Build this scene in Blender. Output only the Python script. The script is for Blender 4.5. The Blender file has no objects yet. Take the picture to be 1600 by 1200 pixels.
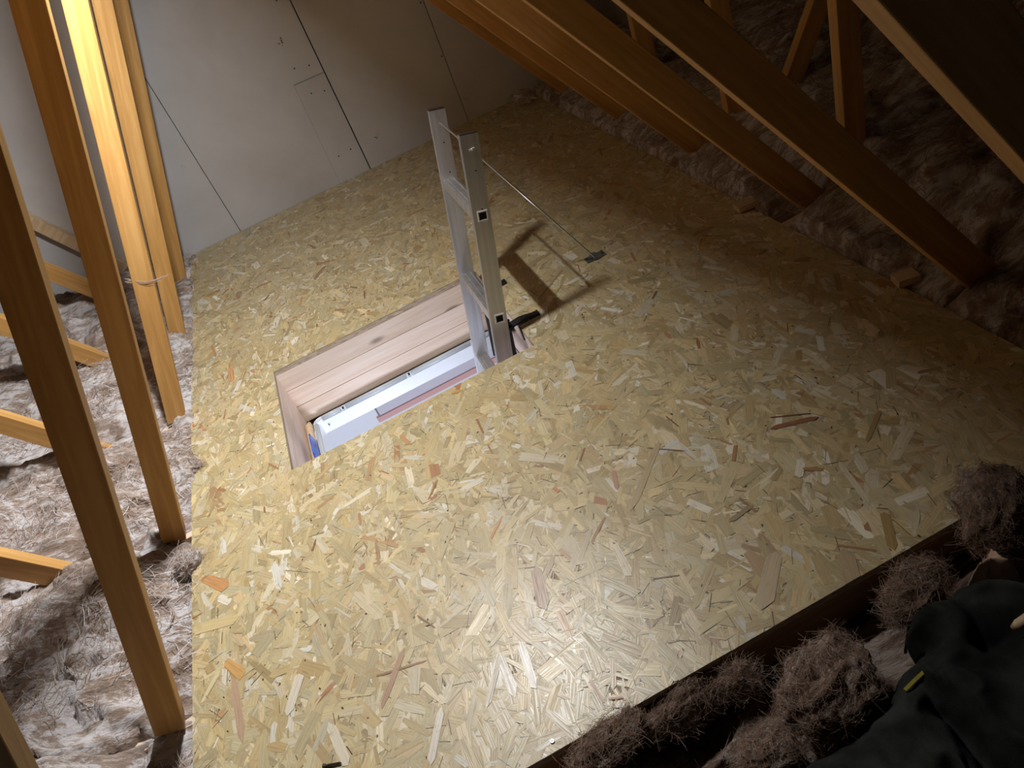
import bpy, bmesh, math, random
import numpy as np
from mathutils import Vector, Matrix, noise
R = random.Random(7)
C = bpy.context.scene.collection

# ------------------------------------------------------------------ camera
H = 1.235
F = 1175.78
AX = Matrix(((0.88349781, 0.45914378, -0.09283642),
             (-0.34232521, 0.49755783, -0.79702551),
             (-0.31975782, 0.73595054, 0.59676774)))
cam_d = bpy.data.cameras.new('camera')
cam_d.sensor_width = 36; cam_d.lens = F / 1600 * 36; cam_d.clip_start = .02
cam = bpy.data.objects.new('camera', cam_d); C.objects.link(cam)
cam.matrix_world = Matrix.Translation((0, 0, H)) @ AX.to_4x4()
bpy.context.scene.camera = cam

# ------------------------------------------------------------------ world, light, exposure
W = bpy.data.worlds.new('world'); bpy.context.scene.world = W; W.use_nodes = True
W.node_tree.nodes['Background'].inputs[0].default_value = (.02, .017, .013, 1)
W.node_tree.nodes['Background'].inputs[1].default_value = .15
vs = bpy.context.scene.view_settings
vs.view_transform = 'Standard'; vs.look = 'None'; vs.gamma = 1; vs.use_curve_mapping = False
vs.exposure = 0.0
bpy.context.scene.cycles.max_bounces = 6

LAMP = (-.03, 1.87, 1.66)
def area(name, loc, to, energy, col, size):
    l = bpy.data.lights.new(name, 'AREA'); l.shape = 'DISK'; l.size = size; l.energy = energy; l.color = col
    o = bpy.data.objects.new(name, l); C.objects.link(o); o.location = loc
    o.rotation_euler = (Vector(to) - Vector(loc)).to_track_quat('-Z', 'Y').to_euler()
    return o
area('loft_lamp', LAMP, Vector(LAMP) + Vector((-1, -.10, -.58)), 52, (1, .985, .965), .12)
def point(name, loc, energy, col, rad):
    l = bpy.data.lights.new(name, 'POINT'); l.energy = energy; l.color = col; l.shadow_soft_size = rad
    o = bpy.data.objects.new(name, l); C.objects.link(o); o.location = loc
    return o
point('loft_warm_fill', (-.03, 1.87, 1.69), .8, (1, .76, .46), .04)  # added warm fill for the side the aimed disk leaves dim
point('landing_lamp', (-.25, 1.75, -.75), 21, (.78, .84, 1), .12)

# ------------------------------------------------------------------ helpers
def ray(u, v): return AX @ Vector((u - 800, 600 - v, -F))
def on(u, v, ax, val):                       # the point of the place behind a pixel, on the plane axis = val
    o = Vector((0, 0, H)); d = ray(u, v)
    return o + d * ((val - o[ax]) / d[ax])
def fl(u, v, z=0.): return on(u, v, 2, z)

def mesh(name, vs_, fs, m=None, parent=None, smooth=False):
    me = bpy.data.meshes.new(name); me.from_pydata([tuple(v) for v in vs_], [], fs); me.update()
    if smooth: me.polygons.foreach_set('use_smooth', [True] * len(me.polygons))
    o = bpy.data.objects.new(name, me); C.objects.link(o)
    if m: me.materials.append(m)
    if parent: o.parent = parent
    return o
class MB:
    def __init__(s): s.v = []; s.f = []
    def add(s, vs_, fs):
        n = len(s.v); s.v += [Vector(v) for v in vs_]; s.f += [tuple(i + n for i in f) for f in fs]; return s
    def box(s, a, b, M=None):
        x0, y0, z0 = a; x1, y1, z1 = b
        p = [Vector(q) for q in ((x0,y0,z0),(x1,y0,z0),(x1,y1,z0),(x0,y1,z0),(x0,y0,z1),(x1,y0,z1),(x1,y1,z1),(x0,y1,z1))]
        if M: p = [M @ q for q in p]
        return s.add(p, [(0,3,2,1),(4,5,6,7),(0,1,5,4),(1,2,6,5),(2,3,7,6),(3,0,4,7)])
    def prism(s, poly, y0, y1):              # polygon in X,Z, thickness in Y
        n = len(poly)
        p = [(x, y0, z) for x, z in poly] + [(x, y1, z) for x, z in poly]
        return s.add(p, [tuple(range(n)), tuple(range(2*n-1, n-1, -1))] + [(i, i+n, (i+1) % n + n, (i+1) % n) for i in range(n)])
    def tube(s, pts, r, n=8, cap=True):
        pts = [Vector(p) for p in pts]; rings = []
        for i, p in enumerate(pts):
            t = (pts[min(i+1, len(pts)-1)] - pts[max(i-1, 0)]).normalized()
            a = t.orthogonal().normalized() if i == 0 else (a - t * a.dot(t)).normalized()
            b = t.cross(a); rr = r[i] if isinstance(r, (list, tuple)) else r
            rings.append([p + a * math.cos(2*math.pi*k/n) * rr + b * math.sin(2*math.pi*k/n) * rr for k in range(n)])
        base = len(s.v); s.v += [q for g in rings for q in g]
        for i in range(len(pts)-1):
            for k in range(n):
                s.f.append((base+i*n+k, base+i*n+(k+1) % n, base+(i+1)*n+(k+1) % n, base+(i+1)*n+k))
        if cap:
            s.f.append(tuple(base+k for k in range(n))[::-1]); s.f.append(tuple(base+(len(pts)-1)*n+k for k in range(n)))
        return s
    def build(s, name, m=None, parent=None, bevel=0, smooth=False):
        o = mesh(name, s.v, s.f, m, parent, smooth)
        bm = bmesh.new(); bm.from_mesh(o.data); bmesh.ops.recalc_face_normals(bm, faces=bm.faces); bm.to_mesh(o.data); bm.free()
        if bevel:
            b = o.modifiers.new('bevel', 'BEVEL'); b.width = bevel; b.segments = 2; b.limit_method = 'ANGLE'
        return o
def empty(name, loc=(0, 0, 0)):
    o = bpy.data.objects.new(name, None); C.objects.link(o); o.location = loc; o.empty_display_size = .05; return o
def tag(o, label=None, cat=None, group=None, kind=None):
    if label: o['label'] = label
    if cat: o['category'] = cat
    if group: o['group'] = group
    if kind: o['kind'] = kind
    return o

# ------------------------------------------------------------------ materials
def mat(name, col=(.5, .5, .5), rough=.6, metal=0, spec=.5):
    m = bpy.data.materials.new(name); m.use_nodes = True
    p = m.node_tree.nodes['Principled BSDF']
    p.inputs['Base Color'].default_value = (*col, 1); p.inputs['Roughness'].default_value = rough
    p.inputs['Metallic'].default_value = metal; p.inputs['Specular IOR Level'].default_value = spec
    return m, m.node_tree, p
def ramp(nt, fac, stops):
    r = nt.nodes.new('ShaderNodeValToRGB'); e = r.color_ramp.elements
    e[0].position, e[0].color = stops[0][0], (*stops[0][1], 1); e[1].position, e[1].color = stops[-1][0], (*stops[-1][1], 1)
    for p, c in stops[1:-1]:
        q = e.new(p); q.color = (*c, 1)
    nt.links.new(fac, r.inputs[0]); return r.outputs[0]
def nz(nt, vec, scale, detail=4, rough=.55, dist=0):
    n = nt.nodes.new('ShaderNodeTexNoise'); n.inputs['Scale'].default_value = scale; n.inputs['Detail'].default_value = detail
    n.inputs['Roughness'].default_value = rough; n.inputs['Distortion'].default_value = dist
    if vec is not None: nt.links.new(vec, n.inputs['Vector'])
    return n.outputs['Fac']
def mapping(nt, src='Object', scale=(1, 1, 1), rot=(0, 0, 0)):
    t = nt.nodes.new('ShaderNodeTexCoord'); m = nt.nodes.new('ShaderNodeMapping')
    m.inputs['Scale'].default_value = scale; m.inputs['Rotation'].default_value = rot
    nt.links.new(t.outputs[src], m.inputs[0]); return m.outputs[0]
def bump(nt, p, h, s=.3, d=.01):
    b = nt.nodes.new('ShaderNodeBump'); b.inputs['Strength'].default_value = s; b.inputs['Distance'].default_value = d
    nt.links.new(h, b.inputs['Height']); nt.links.new(b.outputs[0], p.inputs['Normal'])
def mix(nt, f, a, b, mode='MIX'):
    m = nt.nodes.new('ShaderNodeMix'); m.data_type = 'RGBA'; m.blend_type = mode
    if isinstance(f, float): m.inputs[0].default_value = f
    else: nt.links.new(f, m.inputs[0])
    for i, q in ((6, a), (7, b)):
        if isinstance(q, tuple): m.inputs[i].default_value = (*q, 1)
        else: nt.links.new(q, m.inputs[i])
    return m.outputs[2]
def wood(name, c1, c2, c3, axis=2, rough=.55, knots=True, bs=.15, rot=(0, 0, 0)):
    m, nt, p = mat(name, c2, rough, 0, .35)
    sc = [38, 38, 38]; sc[axis] = 2.2
    v = mapping(nt, 'Object', tuple(sc), rot)
    a = nz(nt, v, 1.0, 6, .6, .6)
    col = ramp(nt, a, [(.28, c1), (.5, c2), (.72, c3)])
    if knots:
        ks = [7, 7, 7]; ks[axis] = 2.6
        vo = nt.nodes.new('ShaderNodeTexVoronoi'); vo.inputs['Scale'].default_value = 1
        nt.links.new(mapping(nt, 'Object', tuple(ks), rot), vo.inputs['Vector'])
        kf = ramp(nt, vo.outputs['Distance'], [(0, (1, 1, 1)), (.06, (.9, .9, .9)), (.11, (0, 0, 0))])
        col = mix(nt, kf, col, tuple(x * .38 for x in c1))
    nt.links.new(col, p.inputs['Base Color'])
    bump(nt, p, a, bs, .004)
    return m
M = {}
GOLD = ((.43, .225, .065), (.56, .31, .10), (.68, .42, .16))
M['web'] = wood('truss_timber', *GOLD, axis=2, rot=(0, 0, 0))
M['chord'] = wood('chord_timber', (.60, .45, .34), (.72, .58, .46), (.80, .68, .58), axis=0)
M['lining_x'] = wood('lining_timber', (.66, .48, .36), (.78, .62, .50), (.86, .74, .64), axis=0)
M['lining_y'] = wood('lining_timber_end', (.66, .48, .36), (.78, .62, .52), (.86, .74, .66), axis=1)
M['joist'] = wood('joist_timber', (.26, .14, .06), (.36, .20, .09), (.44, .26, .12), axis=0)
M['offcut'] = wood('offcut_timber', (.5, .36, .22), (.62, .47, .3), (.72, .58, .4), axis=0, knots=False)
M['aluminium'], nt, p = mat('ladder_aluminium', (.62, .62, .63), .42, .85)
a = nz(nt, mapping(nt, 'Object', (60, 60, 3)), 1, 3); bump(nt, p, a, .05, .001)
nt.links.new(ramp(nt, a, [(.3, (.52, .52, .54)), (.7, (.68, .68, .69))]), p.inputs['Base Color'])
M['steel'], nt, p = mat('zinc_steel', (.55, .56, .55), .35, .9)
M['rod'], nt, p = mat('bright_rod', (.75, .73, .68), .3, .9)
M['collar'], _, _ = mat('bright_collar', (.78, .78, .76), .45, .25)
M['galv'], nt, p = mat('dull_galvanised', (.22, .25, .24), .5, .8)
nt.links.new(ramp(nt, nz(nt, mapping(nt, 'Object', (90, 90, 90)), 1, 3), [(.3, (.15, .17, .17)), (.7, (.3, .33, .31))]), p.inputs['Base Color'])
M['black'], _, _ = mat('black_plastic', (.012, .012, .013), .38)
M['cap'], _, _ = mat('open_end_dark', (.035, .018, .012), .6)  # shade inside the hollow rail ends, put into the colour
M['dark'], _, _ = mat('dark_hole', (.008, .006, .005), .9)
M['screw'], _, _ = mat('dark_screw', (.09, .075, .06), .4, .7)
M['white'], _, _ = mat('white_frame', (.80, .84, .90), .35)
M['seal'], nt, p = mat('grey_seal', (.50, .56, .62), .4)
M['wallw'], _, _ = mat('landing_paint', (.86, .87, .90), .6)
M['pink'], _, _ = mat('pink_primer_timber', (.72, .42, .38), .6)
M['lilac'], _, _ = mat('lilac_paint', (.66, .62, .66), .6)
M['blue'], nt, p = mat('blue_plastic', (.02, .07, .45), .35)
nt.links.new(ramp(nt, nz(nt, mapping(nt, 'Object', (80, 80, 40)), 1, 2), [(.35, (.01, .04, .3)), (.65, (.06, .18, .75))]), p.inputs['Base Color'])
M['felt'], nt, p = mat('roof_felt', (.035, .028, .024), .9)
bump(nt, p, nz(nt, mapping(nt, 'Object', (60, 60, 60)), 1, 3), .3, .004)

# plasterboard
M['plaster'], nt, p = mat('plasterboard', (.5, .5, .5), .75, 0, .25)
v = mapping(nt, 'Object', (1, 1, 1))
c = ramp(nt, nz(nt, v, 2.2, 5, .6, .5), [(.3, (.46, .455, .465)), (.6, (.53, .535, .56)), (.8, (.56, .56, .58))])
sp = ramp(nt, nz(nt, v, 14, 3, .5), [(.70, (0, 0, 0)), (.80, (.5, .5, .5))])
c = mix(nt, sp, c, (.40, .34, .33)); nt.links.new(c, p.inputs['Base Color'])
bump(nt, p, nz(nt, v, 300, 2), .06, .001)

# insulation
def wool(name, rot, tint=1.0, cold=0.0):
    m, nt, p = mat(name, (.4, .3, .25), .95, 0, .1)
    v = mapping(nt, 'Object', (1, 1, 1), rot)
    st = mapping(nt, 'Object', (7, 24, 16), rot)
    w = nz(nt, v, 5, 3, .5, 1.5)
    a = nz(nt, st, 1.0, 8, .72, .7)
    b = nz(nt, mapping(nt, 'Object', (40, 190, 120), rot), 1.0, 5, .72, .5)
    big = nz(nt, v, 4.5, 4, .6, 1.0)
    mm = nt.nodes.new('ShaderNodeMath'); mm.operation = 'MULTIPLY_ADD'; mm.inputs[1].default_value = .35
    nt.links.new(b, mm.inputs[0]); nt.links.new(a, mm.inputs[2])
    m2 = nt.nodes.new('ShaderNodeMath'); m2.operation = 'MULTIPLY_ADD'; m2.inputs[1].default_value = .5
    nt.links.new(big, m2.inputs[0]); nt.links.new(mm.outputs[0], m2.inputs[2])
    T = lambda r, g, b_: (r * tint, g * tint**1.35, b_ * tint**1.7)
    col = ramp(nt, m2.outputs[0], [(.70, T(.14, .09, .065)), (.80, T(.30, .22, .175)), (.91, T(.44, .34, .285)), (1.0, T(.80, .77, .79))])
    nt.links.new(col, p.inputs['Base Color'])
    p.inputs['Sheen Weight'].default_value = .25; p.inputs['Sheen Roughness'].default_value = .5
    bump(nt, p, mm.outputs[0], .9, .02)
    return m
M['wool_left'] = wool('mineral_wool', (0, 0, .9))
M['wool_right'] = wool('mineral_wool_right', (0, 0, -.5))
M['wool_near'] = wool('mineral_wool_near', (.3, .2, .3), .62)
M['fibre'], _, _ = mat('wool_fibre', (.52, .41, .34), .9, 0, .1)
M['fibre_white'], _, _ = mat('wool_fibre_white', (.82, .79, .80), .8, 0, .2)
M['fibre_mid'], _, _ = mat('wool_fibre_tan', (.42, .32, .26), .9, 0, .1)
M['fibre_dark'], _, _ = mat('wool_fibre_brown', (.22, .13, .085), .9, 0, .1)

# cloth
M['cloth'], nt, p = mat('dark_cloth', (.02, .024, .022), .95, 0, .1)
a = nz(nt, mapping(nt, 'Object', (1, 1, 1)), 9, 4)
nt.links.new(ramp(nt, a, [(.35, (.010, .012, .011)), (.7, (.045, .050, .046))]), p.inputs['Base Color'])
bump(nt, p, nz(nt, mapping(nt, 'Object', (1, 1, 1)), 400, 2), .3, .002)
M['yellow'], nt, p = mat('yellow_trim', (.30, .26, .02), .8)
M['pale_cloth'], nt, p = mat('pale_cloth', (.55, .40, .30), .9, 0, .1)

# strand board: colour of each strand from its attribute, grain along it
M['osb'], nt, p = mat('strand_board', (.5, .4, .25), .45, 0, .75)
at = nt.nodes.new('ShaderNodeAttribute'); at.attribute_name = 'strand_colour'
uv = nt.nodes.new('ShaderNodeAttribute'); uv.attribute_name = 'strand_uv'
mp = nt.nodes.new('ShaderNodeMapping'); mp.inputs['Scale'].default_value = (14, 420, 1); nt.links.new(uv.outputs['Vector'], mp.inputs[0])
g = nz(nt, mp.outputs[0], 1.0, 4, .6, .3)
gc = ramp(nt, g, [(.25, (.60, .54, .46)), (.5, (.97, .96, .95)), (.75, (1.12, 1.12, 1.14))])
col = mix(nt, .85, at.outputs['Color'], gc, 'MULTIPLY')
mo = nz(nt, mapping(nt, 'Object', (1, 1, 1)), 45, 4, .6)
col = mix(nt, ramp(nt, mo, [(.30, (.55, .55, .55)), (.42, (0, 0, 0))]), col, (.40, .29, .15))
nt.links.new(col, p.inputs['Base Color'])
nt.links.new(ramp(nt, g, [(.3, (.50, .50, .50)), (.7, (.30, .30, .30))]), p.inputs['Roughness'])
bump(nt, p, g, .25, .0012)
M['osb_core'], nt, p = mat('strand_board_core', (.42, .31, .18), .7)
v = mapping(nt, 'Object', (30, 90, 160))
nt.links.new(ramp(nt, nz(nt, v, 1, 5, .7, 1), [(.3, (.22, .15, .10)), (.5, (.42, .32, .22)), (.7, (.6, .5, .38))]), p.inputs['Base Color'])

# ------------------------------------------------------------------ floor of strand board with the hatch opening
FX0, FX1, FY0, FY1 = -.762, 1.130, .677, 3.797
HX0, HX1, HY0, HY1 = -.460, .310, 1.767, 2.332
def slab(name, z0, z1, m):
    xs = (FX0, HX0, HX1, FX1); ys = (FY0, HY0, HY1, FY1); mb = MB()
    v = [(x, y, z) for z in (z1, z0) for y in ys for x in xs]; f = []
    for j in range(3):
        for i in range(3):
            if i == 1 and j == 1: continue
            q = j*4+i; f.append((q, q+1, q+5, q+4)); f.append((q+16, q+20, q+21, q+17))
    for a, b in ((0,1),(1,2),(2,3),(3,7),(7,11),(11,15),(15,14),(14,13),(13,12),(12,8),(8,4),(4,0),(5,6),(6,10),(10,9),(9,5)):
        f.append((a, b, b+16, a+16))
    mb.add(v, f); return mb.build(name, m)
floor = slab('floor', -.018, -.0012, M['osb_core']); tag(floor, kind='structure')

def clip(poly, ax, val, keep_less):
    out = []
    for i in range(len(poly)):
        a, b = poly[i], poly[(i+1) % len(poly)]
        ia = (a[ax] <= val) == keep_less; ib = (b[ax] <= val) == keep_less
        if ia: out.append(a)
        if ia != ib:
            t = (val - a[ax]) / (b[ax] - a[ax]); out.append(tuple(a[k] + (b[k] - a[k]) * t for k in range(len(a))))
    return out
SV, SF, SC, SU = [], [], [], []
def strand(cx, cy, ln, wd, ang, z, col, tilt=.004, sid=0., shape=None):
    n = shape or R.choice((0, 0, 1, 2))
    if n == 0: pl = [(-.5, -.5), (.5, -.5), (.5, .5), (-.5, .5)]
    elif n == 1: pl = [(-.5, -.5), (.1, -.55), (.5, -.2), (.46, .35), (.0, .5), (-.5, .3)]
    elif n == 2: pl = [(-.5, -.1), (-.38, -.5), (.4, -.5), (.5, .05), (.36, .5), (-.42, .42)]
    else: pl = [(-.5, -.5), (.5, -.5), (.5, .5), (-.5, .5)]
    sk = R.uniform(-.25, .25) * wd; ca, sa = math.cos(ang), math.sin(ang)
    tx, ty = R.uniform(-tilt, tilt), R.gauss(0, tilt * 1.6)
    P = []
    for a, b in pl:
        a += R.uniform(-.05, .05); b += R.uniform(-.10, .10)
        u, w = a * ln + b * sk, b * wd
        P.append((cx + u*ca - w*sa, cy + u*sa + w*ca, z + tx * u + ty * w, u, w))
    P = clip(P, 0, FX0, False); P = P and clip(P, 0, FX1, True)
    P = P and clip(P, 1, FY0, False); P = P and clip(P, 1, FY1, True)
    if not P: return
    if any(HX0 < q[0] < HX1 and HY0 < q[1] < HY1 for q in P) or (HX0 < cx < HX1 and HY0 < cy < HY1):
        d = {(0, HX0, True): HX0 - cx, (0, HX1, False): cx - HX1, (1, HY0, True): HY0 - cy, (1, HY1, False): cy - HY1}
        k = max(d, key=d.get); P = clip(P, *k)
        if not P or len(P) < 3: return
    n0 = len(SV); SV.extend((q[0], q[1], max(q[2], -.003)) for q in P); SF.append(tuple(range(n0, n0 + len(P))))
    SC.extend([(*col, 1)] * len(P)); SU.extend([(q[3] + sid, q[4], sid * 3.7) for q in P])
def jit(c, k=.092):
    s = 1 + R.gauss(0, k); h = R.gauss(0, .03)
    return tuple(max(.01, min(.9, x * s * (1 + h * d))) for x, d in zip(c, (1, 0, -1.5)))
PAL = [((.545, .455, .255), 30), ((.585, .50, .295), 26), ((.51, .42, .235), 20), ((.64, .57, .40), 14), ((.46, .36, .19), 9), ((.57, .46, .28), 8), ((.44, .29, .15), 1.6), ((.42, .22, .11), .5), ((.74, .70, .58), 6)]
pc = [p_[0] for p_ in PAL]; pw = [p_[1] for p_ in PAL]
def ang():
    return R.uniform(0, math.pi) if R.random() < .28 else math.pi / 2 + R.gauss(0, .62)
N = 46000
for i in range(N):
    k = i / N
    cx, cy = R.uniform(FX0 - .02, FX1 + .02), R.uniform(FY0 - .02, FY1 + .02)
    t = R.random()
    if t < .42: ln, wd = R.uniform(.04, .10), R.uniform(.008, .022)
    elif t < .52: ln, wd = R.uniform(.06, .12), R.uniform(.020, .034)
    elif t < .74: ln, wd = R.uniform(.02, .065), R.uniform(.003, .009)
    else: ln, wd = R.uniform(.008, .03), R.uniform(.0012, .005)
    strand(cx, cy, ln, wd, ang(), R.uniform(-.0012, .0004), jit(R.choices(pc, pw)[0]), .010 if t > .5 else .006, R.uniform(0, 50))
# thin dark cracks and bark slivers
for i in range(1500):
    cx, cy = R.uniform(FX0, FX1), R.uniform(FY0, FY1)
    strand(cx, cy, R.uniform(.008, .045), R.uniform(.0006, .0018), ang(), .0004, jit((.16, .10, .05), .3), .003, R.uniform(0, 50), 3)
for i in range(600):
    cx, cy = R.uniform(FX0, FX1), R.uniform(FY0, FY1)
    strand(cx, cy, R.uniform(.003, .008), R.uniform(.002, .004), ang(), .0006, jit((.10, .06, .035), .3), .003, 3., 2)
for i in range(90):
    cx, cy = R.uniform(FX0, FX1), R.uniform(FY0, FY1)
    strand(cx, cy, R.uniform(.02, .07), R.uniform(.003, .010), ang(), .0008, jit(R.choice([(.36, .19, .09), (.45, .24, .10)]), .2), .003, R.uniform(0, 50))
# strands that stand out in the photograph: end, end (pixels), width, colour
for (u0, v0), (u1, v1), w_, c_ in [
    ((838, 886), (852, 951), .026, (.42, .29, .20)), ((318, 902), (357, 918), .030, (.58, .31, .13)), ((352, 1033), (382, 1056), .022, (.64, .38, .14)),
    ((598, 1105), (632, 1012), .013, (.44, .27, .17)), ((585, 1058), (668, 1032), .005, (.30, .19, .10)), ((760, 1105), (782, 1020), .014, (.66, .60, .48)),
    ((366, 1062), (380, 1158), .017, (.50, .35, .24)), ((360, 575), (364, 597), .022, (.60, .33, .16)), ((331, 540), (338, 558), .010, (.50, .27, .12)),
    ((1205, 669), (1277, 652), .014, (.30, .13, .07)), ((1200, 653), (1269, 646), .004, (.24, .11, .06)), ((778, 1018), (806, 1090), .020, (.76, .72, .64)),
    ((1020, 905), (1062, 899), .003, (.22, .14, .08)), ((1355, 690), (1376, 640), .010, (.38, .27, .12)), ((1384, 800), (1398, 862), .018, (.40, .28, .11)),
    ((1310, 720), (1360, 790), .012, (.66, .58, .42)), ((1140, 815), (1175, 790), .012, (.34, .26, .15)), ((812, 1000), (838, 1080), .018, (.78, .75, .68)),
    ((516, 1130), (545, 1200), .024, (.72, .66, .52)), ((960, 850), (985, 900), .018, (.70, .62, .46)), ((1030, 690), (985, 800), .020, (.50, .40, .24)),
    ((625, 680), (640, 695), .012, (.52, .30, .14)), ((705, 615), (722, 610), .012, (.60, .32, .12)), ((1320, 860), (1342, 935), .028, (.46, .35, .21)),
    ((1215, 860), (1190, 950), .030, (.52, .42, .27)), ((300, 985), (372, 965), .030, (.64, .52, .28)), ((448, 1120), (470, 1050), .020, (.72, .66, .54)),
    ((1010, 700), (1070, 705), .004, (.28, .18, .1)), ((1040, 650), (1062, 668), .004, (.25, .15, .08)), ((672, 1195), (690, 1105), .014, (.74, .70, .60)),
    ((880, 420), (840, 470), .012, (.40, .29, .16)), ((958, 735), (965, 765), .012, (.50, .30, .2))]:
    a, b = fl(u0, v0), fl(u1, v1); d = b - a
    strand((a.x+b.x)/2, (a.y+b.y)/2, d.length, w_, math.atan2(d.y, d.x), .0011, c_, .0005, R.uniform(0, 50), 2)
o = mesh('surface_strands', SV, SF, M['osb'], floor)
at = o.data.attributes.new('strand_colour', 'FLOAT_COLOR', 'POINT'); at.data.foreach_set('color', np.array(SC, 'f').ravel())
at = o.data.attributes.new('strand_uv', 'FLOAT_VECTOR', 'POINT'); at.data.foreach_set('vector', np.array(SU, 'f').ravel())

# screw heads and knots in the boarding
for i, (u, v_, r_, m_, lab) in enumerate([(863, 1158, .0042, 'rod', 'bright round screw head at the near corner of the boarding beside the wool tuft'),
                    (1423, 880, .0045, 'galv', 'dull round screw head near the right end of the boarding front edge')]):
    p_ = fl(u, v_, .001); t_ = empty('screw_head', p_)
    mb = MB(); mb.tube([(0, 0, 0), (0, 0, .0010), (0, 0, .0013)], [r_, r_, r_*.8], 16); mb.build('head', M[m_], t_)
    mb = MB(); mb.tube([(0, 0, .0012), (0, 0, .0016)], r_*.35, 6); mb.build('recess', M['dark'], t_); tag(t_, lab, 'screw')
t_ = empty('loose_screw', fl(505, 1197, .004)); d = fl(533, 1192, .004) - t_.location
mb = MB(); mb.tube([(0, 0, 0), d*.12, d*.2, d], [.0045, .0035, .0020, .0014], 10)
for k in range(14):
    q = d * (.28 + .05*k); mb.tube([q, q + d.normalized()*.0009], [.0027, .0018], 8)
mb.build('shank', M['screw'], t_); tag(t_, 'dark loose wood screw lying on the strand board at the bottom of the photo', 'screw')

# ------------------------------------------------------------------ gable wall of plasterboard
wall = empty('wall_back'); tag(wall, kind='structure')
GY = 3.80
for a, b in ((-3.3, -.4945), (-.4915, .2175), (.2225, .7745), (.7775, 3.4)):
    mb = MB(); top = lambda x: 1.88 - .6 * abs(x + .05)
    pts = [(a, -.3), (b, -.3), (b, max(-.2, top(b)))] + ([(-.05, 1.88)] if a < -.05 < b else []) + [(a, max(-.2, top(a)))]
    mb.prism(pts, GY, GY + .0125); mb.build('plasterboard_sheet', M['plaster'], wall, .0015)
mb = MB(); mb.box((-3.3, GY + .013, -.3), (3.4, GY + .03, 1.9)); mb.build('backing', M['dark'], wall)
mb = MB(); mb.prism([(.066, .5), (.0665, .496), (.2175, .494), (.2175, .4975)], GY - .0006, GY + .0004)
mb.prism([(.065, .5), (.0665, .5), (.0505, 0), (.0495, 0)], GY - .0004, GY + .0004)
mb.build('patch_joint', M['galv'], wall)
for u, v_ in [(432, 1), (460, 107), (483, 102), (486.5, 146), (507, 142), (548, 233), (529, 244), (690, 88), (657, 4)]:
    q = on(u, v_, 1, GY); mb = MB(); mb.tube([q + Vector((0, -.0012, 0)), q], .0038, 10); mb.build('screw_dimple', M['screw'], wall)
for u, v_ in [(438, 64), (588, 215)]:
    q = on(u, v_, 1, GY - .0003); mb = MB()
    for k in range(9):
        c_ = q + Vector((R.gauss(0, .008), 0, R.gauss(0, .010))); r_ = R.uniform(.0015, .005)
        mb.add([c_ + Vector((math.cos(t)*r_*R.uniform(.6, 1.2), 0, math.sin(t)*r_*R.uniform(.6, 1.2))) for t in [k_*math.pi/4 for k_ in range(8)]], [tuple(range(8))])
    mb.build('scuff', M['pink_scuff'] if 'pink_scuff' in M else M['fibre_dark'], wall)

# ------------------------------------------------------------------ roof slopes (felt over the trusses)
for nm, sx in (('ceiling_left', -1), ('ceiling_right', 1)):
    mb = MB(); X = -.05
    mb.prism([(X, 1.90), (X + sx*3.4, 1.90 - .6*3.4), (X + sx*3.4, 1.92 - .6*3.4), (X, 1.92)], -1.6, GY + .03)
    tag(mb.build(nm, M['felt']), kind='structure')

# ------------------------------------------------------------------ roof trusses
def bar(poly_xz, y0, y1, name, parent, m=None, bev=.002):
    """a timber with its own origin at one end, local Z along its length so the grain follows it"""
    (x0, z0), (x1, z1), w = poly_xz
    d = Vector((x1 - x0, 0, z1 - z0)); L = d.length; d.normalize(); s = Vector((d.z, 0, -d.x))
    Mx = Matrix(((s.x, 0, d.x, x0), (0, 1, 0, y0), (s.z, 0, d.z, z0), (0, 0, 0, 1)))
    mb = MB(); mb.box((0, 0, 0), (w, y1 - y0, L)) if w > 0 else mb.box((w, 0, 0), (0, y1 - y0, L))
    o = mb.build(name, m or M['web'], parent, bev)
    o.matrix_parent_inverse = Matrix.Identity(4); o.matrix_basis = Matrix.Translation((-parent.location.x, -parent.location.y, -parent.location.z)) @ Mx
    return o
TY = [.532 + .6*k for k in range(6)]
TL = ['roof truss nearest the camera, slivers of timber at top right and bottom left corners',
      'second truss from the camera, wide dark web at the lower left',
      'third truss from the camera, dark left web with a brilliant white rim',
      'fourth truss from the camera, brightest golden left web, wrapped by a wool wisp',
      'fifth truss from the camera, golden left web in the shadow edge of the brightest',
      'roof truss nearest the plasterboard gable, thin golden web against the wall']
for k, Y in enumerate(TY):
    t = empty('roof_truss', (0, Y, -.018)); Y1 = Y + .035
    zt = 1.72
    # inner left web: right edge through (-.782,0), leaning right
    bar(((-.790, -.02), (-.790 + (zt+.02)/2.51, zt), -.060), Y, Y1, 'web', t)
    bar(((1.228, -.02), (1.228 - (zt+.02)/1.33, zt), .076), Y, Y1, 'web', t)
    bar(((-1.015, -.02), (-1.015 - .62/1.52, .60), -.066), Y, Y1, 'web', t)
    if k in (0, 3): bar(((1.507, -.02), (1.507 + .45/1.554, .43), .075), Y, Y1, 'web', t)
    if k != 1: bar(((1.362, -.02), (1.352, .93), .070), Y, Y1, 'web', t)
    bar(((-.05, 1.86), (-.05 + 2.9, 1.86 - .6*2.9), .10), Y, Y1, 'rafter', t)
    bar(((-.05, 1.86), (-.05 - 2.9, 1.86 - .6*2.9), -.10), Y, Y1, 'rafter', t)
    if k: mb = MB(); mb.box((-2.85, 0, -.075), (2.80, .035, 0)); o = mb.build('bottom_chord', M['chord'], t, .002)
    tag(t, TL[k], 'roof truss', 'roof trusses at even spacing')
for k_, (u0, v0, u1, v1) in enumerate([]): pass
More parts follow.
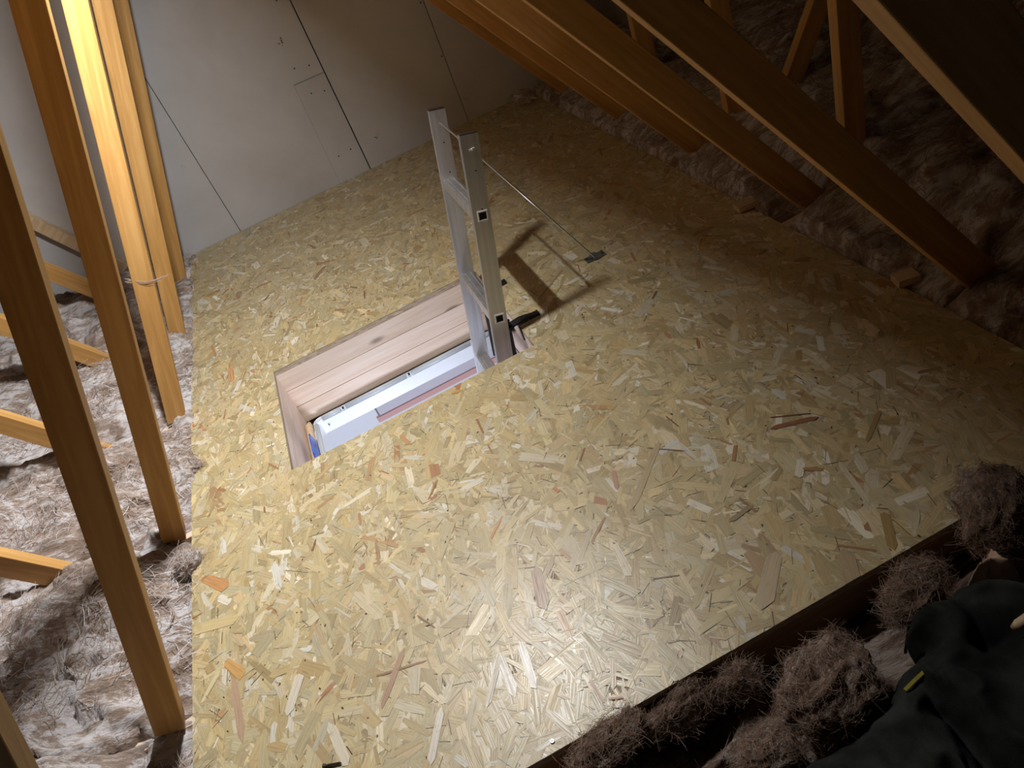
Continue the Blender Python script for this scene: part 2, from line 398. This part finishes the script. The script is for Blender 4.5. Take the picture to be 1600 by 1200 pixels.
# batten fixed across the gable at the left
a, b = on(45, 354, 1, 3.77), on(135, 398, 1, 3.77); d = b - a; a = a - d*1.2; b = b + d*.9
t = empty('wall_batten', (0, 3.755, 0)); bar(((b.x, b.z), (a.x, a.z), .052), 3.755, 3.797, 'timber', t, M['offcut'])
tag(t, 'short sloping timber batten fixed on the gable wall behind the left trusses', 'batten')

# joist under the near edge of the boarding
mb = MB(); mb.box((-1.2, .679, -.115), (1.32, .716, -.0185)); o = mb.build('ceiling_joist', M['joist'], None, .002)
tag(o, 'dark timber joist running under the near edge of the strand boarding', 'joist')
# short wooden offcuts lying in the wool at the right edge
for (u, v_), (u1, v1), w_, z_, lab in [((1150, 326), (1196, 306), .045, .015, 'small pale wooden offcut lying at the right edge of the boarding, further back'),
                                  ((1398, 440), (1432, 428), .04, .015, 'small pale wooden offcut in the wool right of the boarding, nearer the camera')]:
    a, b = fl(u, v_, z_), fl(u1, v1, z_); d = b - a; t_ang = math.atan2(d.y, d.x)
    o = MB().box((0, -w_/2, -.01), (d.length, w_/2, .01)).build('wood_offcut', M['offcut'], None, .0015)
    o.location = a; o.rotation_euler = (R.uniform(-.1, .1), 0, t_ang); tag(o, lab, 'offcut')

# ------------------------------------------------------------------ hatch lining, frame and the landing below
t = empty('loft_hatch', (0, 0, -.018)); hatch = t
def pb(mb, name, m, parent, bev=.0012):
    o = mb.build(name, m, parent, bev); o.location = -parent.location; return o
zs = [(-.0925, -.0185), (-.1655, -.094), (-.240, -.167)]
for j, (z0, z1) in enumerate(zs):
    if j: pb(MB().box((HX0 - .02, HY1 + .0005*j, z0), (HX1 + .02, HY1 + .034, z1)), 'long_board', M['lining_x'], t)
    if j: pb(MB().box((HX0 - .02, HY0 - .036, z0), (HX1 + .02, HY0 - .001, z1)), 'long_board', M['lining_x'], t)
    pb(MB().box((HX0 - .034, HY0 + .001, z0), (HX0 - .001*j, HY1 - .001, z1)), 'end_board', M['lining_y'], t)
    pb(MB().box((HX1 + .001*j, HY0 + .001, z0), (HX1 + .034, HY1 - .001, z1)), 'end_board', M['lining_y'], t)
# packing strip between lining and frame
o = MB().tube([(-.446, 1.80, -.20), (-.446, 2.05, -.20), (-.446, 2.24, -.203), (-.446, 2.275, -.212)], [.013, .014, .013, .006], 8).build('packing_strip', M['offcut'], None, 0, True)
tag(o, 'rounded pale packing strip along the left end of the hatch frame', 'packing strip')
mb = MB(); q = [on(u, v_, 0, -.432) for u, v_ in ((482, 678), (492, 690), (500, 716), (492, 719), (486, 700))]
mb.add(q + [p_ + Vector((.004, 0, 0)) for p_ in q], [tuple(range(5)), tuple(range(9, 4, -1))] + [(i, (i+1) % 5, (i+1) % 5 + 5, i+5) for i in range(5)])
o = mb.build('blue_plastic_strip', M['blue']); tag(o, 'crumpled bright blue plastic strip tucked in the left end of the hatch', 'plastic strip')

t = hatch
fx0, fx1, fy0, fy1 = -.425, .295, 1.79, 2.306
def rr(x0, y0, x1, y1, r, z, n=5):
    pts = []
    for cx, cy, a0 in ((x1-r, y1-r, 0), (x0+r, y1-r, 90), (x0+r, y0+r, 180), (x1-r, y0+r, 270)):
        for i in range(n+1):
            a = math.radians(a0 + 90*i/n); pts.append(Vector((cx + r*math.cos(a), cy + r*math.sin(a), z)))
    return pts
def rings(name, lo, m, parent, smooth=False):
    mb = MB(); n = len(lo[0]); vs_ = [p_ for g_ in lo for p_ in g_]
    mb.add(vs_, [(i*n+k, i*n+(k+1) % n, (i+1)*n+(k+1) % n, (i+1)*n+k) for i in range(len(lo)-1) for k in range(n)])
    o = mb.build(name, m, parent, 0, smooth); o.location = -parent.location; return o
rings('casing', [rr(fx0-.016, fy0-.016, fx1+.016, fy1+.016, .03, -.30), rr(fx0-.016, fy0-.016, fx1+.016, fy1+.016, .03, -.238), rr(fx0-.013, fy0-.013, fx1+.013, fy1+.013, .03, -.236),
      rr(fx0-.011, fy0-.011, fx1+.011, fy1+.011, .028, -.248), rr(fx0, fy0, fx1, fy1, .012, -.250), rr(fx0+.001, fy0+.001, fx1-.001, fy1-.001, .011, -.252),
      rr(fx0+.004, fy0+.004, fx1-.004, fy1-.004, .01, -.300)], M['white'], t)
for x0, x1 in ((fx0+.02, -.335), (-.312, -.072), (-.048, .186), (.208, .27)):
    o = MB().tube([(x0, fy1+.008, -.243), (x1, fy1+.008, -.243)], .0095, 12).build('seal_tube', M['seal'], t, 0, True); o.location = -t.location
for x in (-.323, -.06, .197):
    o = MB().box((x-.010, fy1+.001, -.25), (x+.010, fy1+.014, -.236)).build('fixing_tab', M['seal'], t, .001); o.location = -t.location; tb = o
    o = MB().tube([(x, fy1, -.243), (x, fy1+.004, -.235)], .0035, 10).build('fixing_screw', M['dark'], tb)
for y0, y1 in ((1.80, 2.02), (2.04, 2.29)):
    o = MB().tube([(fx0-.007, y0, -.243), (fx0-.007, y1, -.243)], .008, 12).build('seal_tube', M['seal'], t, 0, True); o.location = -t.location
o = MB().tube([(-.395, fy1-.003, -.272), (-.395, fy1-.0055, -.272)], .003, 8).build('fixing_screw', M['screw'], t); o.location = -t.location
tag(t, 'open loft hatch lined with pale timber boards, white frame at its bottom', 'loft hatch')

# landing below: ceiling around the hatch, walls, floor
mb = MB()
lx0, lx1, ly0, ly1, lz0, lz1 = -1.5, 1.3, .9, 3.0, -2.66, -.301
a = MB().box((lx0, ly1, lz0), (lx1, ly1+.1, lz1)).build('wall_landing_far', M['wallw']); tag(a, kind='structure')
a = MB().box((lx0, ly0-.1, lz0), (lx1, ly0, lz1)).build('wall_landing_near', M['wallw']); tag(a, kind='structure')
a = MB().box((lx0-.1, ly0, lz0), (lx0, ly1, lz1)).build('wall_landing_left', M['wallw']); tag(a, kind='structure')
a = MB().box((lx1, ly0, lz0), (lx1+.1, ly1, lz1)).build('wall_landing_right', M['wallw']); tag(a, kind='structure')
a = MB().box((lx0, ly0, lz0-.05), (lx1, ly1, lz0)).build('floor_landing', M['offcut']); tag(a, kind='structure')
mb = MB(); XS = (-3.1, HX0+.02, HX1-.002, 3.1); YS = (-1.5, fy0-.014, fy1+.014, GY+.01)
for i in range(3):
    for j in range(3):
        if i == 1 and j == 1: continue
        mb.box((XS[i], YS[j], -.3125), (XS[i+1], YS[j+1], -.3005))
a = mb.build('ceiling_landing', M['wallw']); tag(a, kind='structure')
# door head and trim on the landing wall seen through the hatch
LY = 3.0
q0 = on(588, 651, 1, LY)
t = empty('trim_1', (q0.x, LY, q0.z)); tag(t, kind='structure')
o = MB().box((0, -.018, -.028), (1.35, 0, 0)).build('door_head', M['pink'], t, .001)
o = MB().box((.012, -.004, -.004), (.018, 0, .065)).build('seam_strip', M['galv'], t)  # thin grey strip drawing the short upright seam
o = MB().box((.02, -.010, .002), (1.35, 0, .085)).build('head_panel', M['lilac'], t, .001)

# ------------------------------------------------------------------ ladder
k_ = .8245
O = Vector((.348, 1.882, .600))
U = Vector((-.213, -.031, -.977)).normalized(); V = Vector((.016, .999, -.035)); V = (V - U*V.dot(U)).normalized(); Wd = V.cross(U); Wd = Wd if Wd.x > 0 else -Wd
lad = empty('loft_ladder', (.05, 2.05, -.6)); ML = Matrix((( *[Wd.x, V.x, -U.x], O.x), (*[Wd.y, V.y, -U.y], O.y), (*[Wd.z, V.z, -U.z], O.z), (0, 0, 0, 1)))
# ladder frame: x across the rail, y along the rungs, z up the rail; origin at the top outer corner of the near rail
def lb(mb, name, m, bev=0, parent=None, smooth=False):
    o = mb.build(name, m, parent or lad, bev, smooth)
    if parent is None: o.matrix_basis = Matrix.Translation(-lad.location) @ ML
    return o
WD, TH, LEN, SEP = .0495, .021, 2.9, .343
RUNG = [.218 + .316*i for i in range(9)]
SHOW = RUNG
for y0 in (0, SEP):
    mb = MB()
    w_ = .002
    mb.box((0, y0, -LEN), (WD, y0+w_, 0)); mb.box((0, y0+TH-w_, -LEN), (WD, y0+TH, 0)); mb.box((0, y0+w_, -LEN), (w_, y0+TH-w_, 0)); mb.box((WD-w_, y0+w_, -LEN), (WD, y0+TH-w_, 0))
    mb.box((-.0008, y0+.004, -LEN), (0, y0+.007, 0)); mb.box((-.0008, y0+TH-.007, -LEN), (0, y0+TH-.004, 0))
    rail = lb(mb, 'side_rail', M['aluminium'])
    lb(MB().box((.001, y0+.001, -.004), (WD-.001, y0+TH-.001, .003)), 'open_end_shade', M['cap'], .0008, rail)  # dark plug standing in for the shade inside the open rail end
    for x, z in ((.028, -.095), (.028, -.2)) if y0 == 0 else ((.028, -.095), (.03, -.185)):
        o = lb(MB().tube([(x, y0-.0006, z), (x, y0+.003, z)], .0022, 10), 'bolt_hole', M['dark'], 0, rail)
for s in SHOW:
    mb = MB(); z0 = -s
    prof = [(.003, -.014), (.004, .012), (.012, .014), (.014, .011), (.018, .011), (.020, .014), (.031, .014), (.033, .011), (.037, .011), (.039, .014), (.046, .012), (.0465, -.014)]
    n = len(prof)
    mb.add([(x, TH, z0+z) for x, z in prof] + [(x, SEP, z0+z) for x, z in prof], [tuple(range(n)), tuple(range(2*n-1, n-1, -1))] + [(i, (i+1) % n, (i+1) % n + n, i+n) for i in range(n)])
    rg = lb(mb, 'rung', M['aluminium'], .0006)
    if s < .95:
        mb = MB(); c_ = .027; a_, b_ = .0145, .0105
        for (xa, za, xb, zb) in ((-a_, -a_, a_, -b_), (-a_, b_, a_, a_), (-a_, -b_, -b_, b_), (b_, -b_, a_, b_)):
            mb.box((c_+xa, -.0030, z0+za), (c_+xb, .0005, z0+zb))
        lb(mb, 'rung_collar', M['collar'], .0008, rg); lb(MB().box((c_-b_, -.0004, z0-b_), (c_+b_, .001, z0+b_)), 'rung_socket', M['dark'], 0, rg)
# label and rod holes through the top of the rails
tag(lad, 'aluminium loft ladder with hollow rungs rising out of the hatch', 'ladder')
hole = ML @ Vector((.027, 0, -.038)); hole2 = ML @ Vector((.027, SEP, -.038))
rod = empty('stay_rod', fl(930, 402, .006))
dv = (hole2 - hole).normalized(); mid = hole.lerp(hole2, .42)
mb = MB(); mb.tube([hole - dv*.004, hole, hole2 + dv*.022, hole2 + dv*.03], .0026, 8); o = mb.build('cross_rod', M['rod'], rod, 0, True); o.location = -rod.location
ft = fl(930, 403, .004); mb = MB(); mb.tube([mid, mid.lerp(ft, .5) , ft, ft + Vector((.012, -.003, -.0015))], .0030, 8); o = mb.build('stay', M['rod'], rod, 0, True); o.location = -rod.location
o = MB().box((hole.x-.008, hole.y-.0025, hole.z-.0022), (hole.x+.008, hole.y-.0005, hole.z+.0022)).build('rod_end_glint', M['collar'], rod, .0005); o.location = -rod.location  # pale box stands in for the bright glint on the rod end
tag(rod, 'thin bright steel stay rod running from the ladder top down to the boarding', 'rod')
br = empty('floor_bracket', (.651, 2.049, .001))
MB().box((-.034, -.018, 0), (.034, .018, .0022)).build('plate', M['galv'], br, .0006)
mb = MB()
mb.box((-.010, -.022, .002), (.010, .020, .0085)); mb.build('strap', M['galv'], br, .002)
for x, y in ((-.026, .004), (.026, -.004)):
    MB().tube([(x, y, .002), (x, y, .0035)], .003, 10).build('bracket_screw', M['screw'], br)
tag(br, 'small galvanised plate on the boarding that holds the foot of the rod', 'bracket')

# black hinge arms that carry the ladder over the right end of the hatch
for yy, lab, big in ((1.905, 'black hinge lever beside the near ladder rail, lying over the hatch edge', True), (2.165, 'black hinge lever beside the far ladder rail, mostly hidden', False)):
    h = empty('hinge_lever', (HX1, yy, 0))
    L_ = .072 if big else .058
    mb = MB(); w_ = .013
    prof = [(-.035, .004), (-.012, .012), (.012, .0145), (.034, .013), (.034+(L_-.034)*.5, .0085), (L_, .0075)]
    vs_ = [(x, s_*w_*(1.15 if i < 3 else .95), z+dz) for i, (x, z) in enumerate(prof) for dz in (0, -.0065) for s_ in (-1, 1)]
    n = len(prof); f = []
    for i in range(n-1):
        a_ = i*4; f += [(a_, a_+4, a_+5, a_+1), (a_+2, a_+3, a_+7, a_+6), (a_, a_+2, a_+6, a_+4), (a_+1, a_+5, a_+7, a_+3)]
    f += [(0, 1, 3, 2), ((n-1)*4, (n-1)*4+2, (n-1)*4+3, (n-1)*4+1)]
    mb.add(vs_, f); mb.build('lever', M['black'], h, .0015)
    MB().box((L_-.002, -.012, .0005), (L_+.002, .012, .009)).build('lip', M['black'], h, .0008)
    mb = MB(); x0 = -.030
    mb.prism([(x0, .03), (x0+.012, .03), (x0-.03, -.24), (x0-.048, -.24)], -.004, .004); mb.build('arm', M['black'], h, .001)
    if big:
        MB().box((-.004, -.030, -.045), (-.0005, -.022, .006)).build('hook', M['black'], h, .001)
        mb = MB(); mb.tube([(-.02, -.020, -.004), (-.02, -.006, -.004)], .007, 6); mb.tube([(-.02, -.026, -.004), (-.02, -.02, -.004)], .004, 10)
        mb.build('bolt', M['rod'], h)
    tag(h, lab, 'hinge')
# small steel brackets down on the right end board
h = empty('end_bracket', (HX1, 1.85, -.12))
MB().box((-.003, -.06, -.05), (0, .02, .01)).build('plate', M['steel'], h, .0006)
for y in (-.045, -.02): MB().tube([(-.005, y, -.01), (-.003, y, -.01)], .004, 10).build('bolt', M['dark'], h)
tag(h, 'bright steel bracket screwed to the right end of the hatch beside the near ladder rail', 'bracket')

# ------------------------------------------------------------------ mineral wool
def fbm(x, y, z, o=4): return noise.fractal(Vector((x, y, z)), .9, 2.1, o, noise_basis='PERLIN_ORIGINAL')
def wool_sheet(name, x0, x1, y0, y1, res, hf, m, seed, amp=.03):
    nx, ny = max(2, int((x1-x0)/res)), max(2, int((y1-y0)/res)); vs_ = []
    for j in range(ny+1):
        for i in range(nx+1):
            x = x0 + (x1-x0)*i/nx; y = y0 + (y1-y0)*j/ny
            wx = x + .10*fbm(x*3.1, y*3.1, seed, 2); wy = y + .10*fbm(x*3.1+9, y*3.1+4, seed, 2)
            r_ = 1 - abs(fbm(wx*5, wy*9, seed+3, 2)) * 1.5
            e = 1 - abs(fbm(wx*16, wy*30, seed+7, 3)) * 1.3
            lump = fbm(wx*4.2, wy*4.2, seed+1, 2)
            z = hf(x, y) + amp * (lump*1.1 + .95*(r_-.6)) + amp*.42*(e-.5)
            ed = min(1, min(x-x0, x1-x, y-y0, y1-y)/.04)
            vs_.append((x + ed*.03*fbm(x*9, y*9, seed+5, 2), y + ed*.03*fbm(x*9+5, y*9, seed+6, 2), z))
    n = nx+1
    fs = [(j*n+i, j*n+i+1, (j+1)*n+i+1, (j+1)*n+i) for j in range(ny) for i in range(nx)]
    rim = [i for i in range(n)] + [j*n+nx for j in range(1, ny+1)] + [ny*n+i for i in range(nx-1, -1, -1)] + [j*n for j in range(ny-1, 0, -1)]
    b0 = len(vs_); vs_ += [(vs_[q][0], vs_[q][1], -.22) for q in rim]; L = len(rim)
    fs += [(rim[(q+1) % L], rim[q], b0+q, b0+(q+1) % L) for q in range(L)] + [tuple(b0+q for q in range(L-1, -1, -1))]
    return mesh(name, vs_, fs, m, None, True)
def fibres(parent, src, count, seed, mats, ln=(.02, .07), r=.00035, lift=.012, ylim=None, base=.6, flow=2.2, curl=.9):
    """fine strands lying on a wool surface, combed along a slowly turning direction"""
    rr_ = random.Random(seed); me = src.data; nv = len(me.vertices); mb = MB(); mi = []
    for _ in range(count):
        p_ = me.vertices[rr_.randrange(nv)]
        if ylim and not (ylim[0] < p_.co.y < ylim[1]): continue
        if p_.co.z < -.15: continue
        n_ = p_.normal; q = p_.co - n_*.002
        a = base + flow*1.6*fbm(q.x*flow*2, q.y*flow*2, q.z*flow*2 + seed, 2) + rr_.gauss(0, .45)
        d = Vector((math.cos(a), math.sin(a), rr_.gauss(0, .1))); L = rr_.uniform(*ln); k = 5; pts = []
        cv = rr_.gauss(0, curl); h_ = rr_.uniform(.1, 1)**2*lift
        for i in range(k+1):
            t_ = i/k; pts.append(q + n_*(math.sin(t_*math.pi*.85)*h_ + .0025))
            d = Matrix.Rotation(cv/k, 3, 'Z') @ d; q = q + (d - n_*d.dot(n_)*.9) * L/k
        n0 = len(mb.f); mb.tube(pts, r*rr_.uniform(.5, 1.3), 3, False); mi += [rr_.randrange(len(mats))]*(len(mb.f)-n0)
    o = mesh('loose_fibres', mb.v, mb.f, mats[0], parent)
    for m in mats[1:]: o.data.materials.append(m)
    o.data.polygons.foreach_set('material_index', mi); tag(o, kind='stuff'); return o
def sstep(a, b, x):
    t_ = max(0, min(1, (x-a)/(b-a))); return t_*t_*(3-2*t_)
LLAB = ['brown mineral wool quilt at the bottom left corner, in front of the second truss', 'pale brown mineral wool quilt left of the boarding between the second and third trusses', 'pale mineral wool quilt left of the hatch between the third and fourth trusses',
        'shaded mineral wool quilt left of the boarding between the fourth and fifth trusses', 'mineral wool quilt left of the boarding between the fifth truss and the last', 'narrow mineral wool quilt at the left foot of the gable wall']
RLAB = ['dark mineral wool quilt at the right edge of the photo, nearest the camera', 'brown mineral wool quilt right of the boarding between the second and third trusses', 'brown mineral wool quilt right of the boarding between the third and fourth trusses',
        'brown mineral wool quilt right of the boarding between the fourth and fifth trusses', 'brown mineral wool quilt at the top right between the fifth truss and the last', 'dark tuft of mineral wool quilt at the right foot of the gable wall']
for k in range(6):
    y0 = TY[k] + .022; y1 = (TY[k+1] + .014) if k < 5 else GY - .02
    def hl(x, y, k=k, y0=y0, y1=y1):
        c_ = math.sin(math.pi * max(0, min(1, (y-y0)/(y1-y0)))) ** .6
        side = sstep(-.765, -1.02, x)
        return -.012 + .058*side + .045*c_*(.4+.6*side) + .03*sstep(-1.2, -1.9, x) - (.015*sstep(-.775, -.755, x))
    o = wool_sheet('insulation_quilt', -2.35, -.752, y0, y1, .0085 if k < 3 else .011, hl, M['wool_left'], 11.3*k+2, .050)
    tag(o, LLAB[k], 'insulation', 'quilts left of the boarding'); fibres(o, o, 6500 if k < 4 else 1500, k, [M['fibre'], M['fibre_white'], M['fibre_mid']], (.03, .10), .0006, .012, (y0+.085, y1-.085)); 
    def hr(x, y, k=k, y0=y0, y1=y1):
        c_ = math.sin(math.pi * max(0, min(1, (y-y0)/(y1-y0)))) ** .6
        return -.006 + .10*sstep(1.16, 1.42, x) + .045*c_ + .04*sstep(1.6, 2.4, x) - .08*sstep(1.150, 1.125, x)
    o = wool_sheet('insulation_quilt', 1.134, 2.55, y0, y1, .012, hr, M['wool_right'], 7.7*k+50, .034)
    tag(o, RLAB[k], 'insulation', 'quilts right of the boarding'); fibres(o, o, 2200, k+40, [M['fibre'], M['fibre_mid'], M['fibre_dark']], (.03, .10), .0007, .014, (y0+.085, y1-.085), 2.2)
# quilt in front of the boarding
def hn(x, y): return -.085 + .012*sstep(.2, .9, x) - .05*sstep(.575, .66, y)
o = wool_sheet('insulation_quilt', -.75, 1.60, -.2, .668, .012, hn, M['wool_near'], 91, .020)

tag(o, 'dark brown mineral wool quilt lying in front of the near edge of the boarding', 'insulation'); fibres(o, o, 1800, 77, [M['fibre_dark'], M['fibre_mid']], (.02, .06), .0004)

def tuft(cx, cy, cz, sx, sy, sz, rot, seed, lab, m=None, group=None, fib=160, curl=0.):
    bm = bmesh.new(); bmesh.ops.create_icosphere(bm, subdivisions=5, radius=1)
    for v_ in bm.verts:
        d = v_.co.normalized(); w = Vector((fbm(d.x*1.6, d.y*1.6, d.z*1.6+seed, 2), fbm(d.x*1.6+7, d.y*1.6, d.z*1.6+seed, 2), 0))*.5
        q = d + w
        f = 1 + .42*fbm(q.x*1.4, q.y*1.4, q.z*1.4+seed, 2) + .14*fbm(q.x*3.2, q.y*2.2, q.z*3.2+seed, 2) + .04*fbm(q.x*6, q.y*16, q.z*6, 2)
        if curl: f -= curl * math.exp(-((d.x*.8)**2 + (d.y-.1)**2) * 14) * max(0, d.z)
        v_.co = Vector((d.x*sx, d.y*sy, d.z*sz)) * f
    me = bpy.data.meshes.new('insulation_tuft'); bm.to_mesh(me); bm.free(); me.polygons.foreach_set('use_smooth', [True]*len(me.polygons))
    me.materials.append(m or M['wool_near']); o = bpy.data.objects.new('insulation_tuft', me); C.objects.link(o)
    o.location = (cx, cy, cz); o.rotation_euler = rot; tag(o, lab, 'insulation', group)
    fibres(o, o, fib, seed*3+1, [M['fibre_dark'], M['fibre_mid']] if m is None else [M['fibre'], M['fibre_mid'], M['fibre_white']], (.015, .05), .00022, .005, None, rot[2], 7., 2.6)
    return o
def at_(u, v_, z): return fl(u, v_, z)
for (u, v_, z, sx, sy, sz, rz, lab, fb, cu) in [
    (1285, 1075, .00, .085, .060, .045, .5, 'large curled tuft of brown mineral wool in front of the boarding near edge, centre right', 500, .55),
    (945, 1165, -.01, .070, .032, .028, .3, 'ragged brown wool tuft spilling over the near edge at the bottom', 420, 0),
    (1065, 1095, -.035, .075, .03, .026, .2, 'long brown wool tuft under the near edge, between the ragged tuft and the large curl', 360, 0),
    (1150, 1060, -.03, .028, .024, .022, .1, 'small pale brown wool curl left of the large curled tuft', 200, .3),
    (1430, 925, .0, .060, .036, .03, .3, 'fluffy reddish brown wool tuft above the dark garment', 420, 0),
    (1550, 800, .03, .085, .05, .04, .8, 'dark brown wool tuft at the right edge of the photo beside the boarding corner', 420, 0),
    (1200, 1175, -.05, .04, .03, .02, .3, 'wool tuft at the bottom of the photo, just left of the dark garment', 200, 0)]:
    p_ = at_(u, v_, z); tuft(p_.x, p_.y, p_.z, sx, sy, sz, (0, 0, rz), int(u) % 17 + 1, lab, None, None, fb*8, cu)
for (x, y, z, s_, lab) in [(-.768, 1.60, .010, (.030, .034, .022), 'small brown wool tuft hooked round the foot of the third truss at the left edge'),
                      (-.765, 2.02, .006, (.030, .04, .018), 'small wool tuft lying over the left edge of the boarding, level with the hatch'),
                      (1.06, 3.72, .02, (.07, .05, .03), 'dark wool tuft lying in the far right corner of the boarding'),
                      (-.79, 3.70, .01, (.03, .07, .02), 'wool tuft in the far left corner by the gable wall')]:
    tuft(x, y, z, *s_, (0, 0, R.uniform(0, 3)), int(abs(y*7)) + 2, lab, M['wool_left'] if x < 0 else M['wool_right'], None, 900)
# wisp of wool wrapped round the brightly lit web of the fourth truss
a = on(203, 442, 1, 2.322); b = on(246, 441, 1, 2.325); mb = MB()
for k in range(12):
    j = lambda s_: Vector((R.gauss(0, s_), -abs(R.gauss(0, s_*.5)), R.gauss(0, s_)))
    st_ = a + j(.004) + Vector((-.01, .02, .004)); en = b + j(.004) + Vector((.008+R.uniform(0, .03), .012, .003))
    m_ = a.lerp(b, .45) + Vector((0, -.002, -.012)) + j(.003)
    mb.tube([st_.lerp(m_, t_/4).lerp(m_.lerp(en, t_/4), t_/4) for t_ in range(5)], .0004, 4)
o = mb.build('wool_wisp', M['fibre']); tag(o, 'thin wisp of wool wrapped around the brightly lit golden truss web', 'insulation')

# ------------------------------------------------------------------ dark garment and pale cloth at the lower right
def drape(name, outline, zc, m, seed, res=70, edge=.02, amp=.025, fold=9.):
    """a crumpled cloth: outline on the ground plane, raised in the middle and folded"""
    xs = [p_.x for p_ in outline]; ys = [p_.y for p_ in outline]; x0, x1, y0, y1 = min(xs), max(xs), min(ys), max(ys)
    def inside(x, y):
        c_ = False; n = len(outline)
        for i in range(n):
            a, b = outline[i], outline[(i+1) % n]
            if (a.y > y) != (b.y > y) and x < (b.x-a.x)*(y-a.y)/(b.y-a.y)+a.x: c_ = not c_
        return c_
    def dist(x, y):
        best = 9; n = len(outline)
        for i in range(n):
            a, b = outline[i], outline[(i+1) % n]; dx, dy = b.x-a.x, b.y-a.y
            t_ = max(0, min(1, ((x-a.x)*dx+(y-a.y)*dy)/(dx*dx+dy*dy))); best = min(best, math.hypot(x-a.x-t_*dx, y-a.y-t_*dy))
        return best
    vs_, idx, fs = [], {}, []
    for j in range(res+1):
        for i in range(res+1):
            x, y = x0+(x1-x0)*i/res, y0+(y1-y0)*j/res
            if not inside(x, y): continue
            d = dist(x, y); e = 1-math.exp(-d/edge)
            wx = x + .05*fbm(x*5, y*5, seed, 2); wy = y + .05*fbm(x*5+3, y*5, seed, 2)
            z = zc(x, y)*e + amp*e*(1-abs(fbm(wx*fold, wy*fold*.6, seed+2, 3))*1.8) + (1-e)*-.05
            idx[(i, j)] = len(vs_); vs_.append((x + .012*fbm(x*14, y*14, seed+4, 2), y + .012*fbm(x*14, y*14+5, seed+4, 2), z))
    for (i, j) in list(idx):
        if all(k in idx for k in ((i+1, j), (i+1, j+1), (i, j+1))): fs.append((idx[(i, j)], idx[(i+1, j)], idx[(i+1, j+1)], idx[(i, j+1)]))
    o = mesh(name, vs_, fs, m, None, True); s_ = o.modifiers.new('thickness', 'SOLIDIFY'); s_.thickness = .004; s_.offset = -1
    return o
gz = lambda x, y: .016 + .03*sstep(.2, .6, x)
ol = [fl(u, v_, .02) for u, v_ in ((1225, 1215), (1265, 1165), (1330, 1120), (1385, 1070), (1405, 1035), (1440, 1010), (1405, 985), (1425, 950), (1480, 908), (1560, 900), (1640, 905), (1760, 950), (1800, 1150), (1640, 1330), (1380, 1330))]
g = drape('dark_garment', ol, gz, M['cloth'], 5, 100, .02, .042, 8.); tag(g, 'dark crumpled work garment with dull yellow trim, heaped in the lower right corner', 'clothing')
def ribbon(pts, w_, name, m, parent):
    mb = MB(); P = [Vector(p_) for p_ in pts]; vs_ = []
    for i, p_ in enumerate(P):
        d = (P[min(i+1, len(P)-1)] - P[max(i-1, 0)]).normalized(); s_ = d.cross(Vector((0, 0, 1))).normalized()*w_/2
        vs_ += [p_+s_, p_-s_, p_-s_-Vector((0, 0, .004)), p_+s_-Vector((0, 0, .004))]
    f = []
    for i in range(len(P)-1):
        for k in range(4): f.append((i*4+k, i*4+(k+1) % 4, i*4+4+(k+1) % 4, i*4+4+k))
    f += [(0, 1, 2, 3), tuple(len(vs_)-4+k for k in range(4))]
    mb.add(vs_, f); return mb.build(name, m, parent, .0008)
def drop(o, p_):                              # height of the garment at a plan position
    best, z = 9, 0
    for v_ in o.data.vertices:
        d = (v_.co.x-p_.x)**2 + (v_.co.y-p_.y)**2
        if d < best: best, z = d, v_.co.z
    return z
for pts, w_ in ((((1278, 1162), (1300, 1146), (1320, 1128)), .008), (((1414, 1078), (1430, 1062), (1447, 1046)), .006)):
    q = []
    for u, v_ in pts:
        p_ = fl(u, v_, .05)
        for _ in range(4): p_ = fl(u, v_, drop(g, p_) + .007)
        q.append(p_)
    ribbon(q, w_, 'yellow_trim', M['yellow'], g)
ol = [fl(u, v_, .045) for u, v_ in ((1500, 900), (1512, 880), (1528, 874), (1540, 835), (1550, 833), (1566, 862), (1600, 892), (1595, 915), (1540, 915))]
o = drape('pale_cloth', ol, lambda x, y: .078, M['pale_cloth'], 8, 50, .012, .014, 22); tag(o, 'pale pinkish crumpled scrap of cloth above the dark garment at the right edge', 'cloth')
p_ = fl(1598, 972, .085); o = MB().tube([p_ + Vector((-.012, .004, -.01)), p_ + Vector((-.008, 0, 0)), p_ + Vector((.012, 0, .002)), p_ + Vector((.05, -.02, 0))], [.004, .008, .009, .008], 12).build('pale_strap', M['offcut'], None, 0, True)
tag(o, 'pale strap end lying on the dark garment at the very right edge of the photo', 'strap')
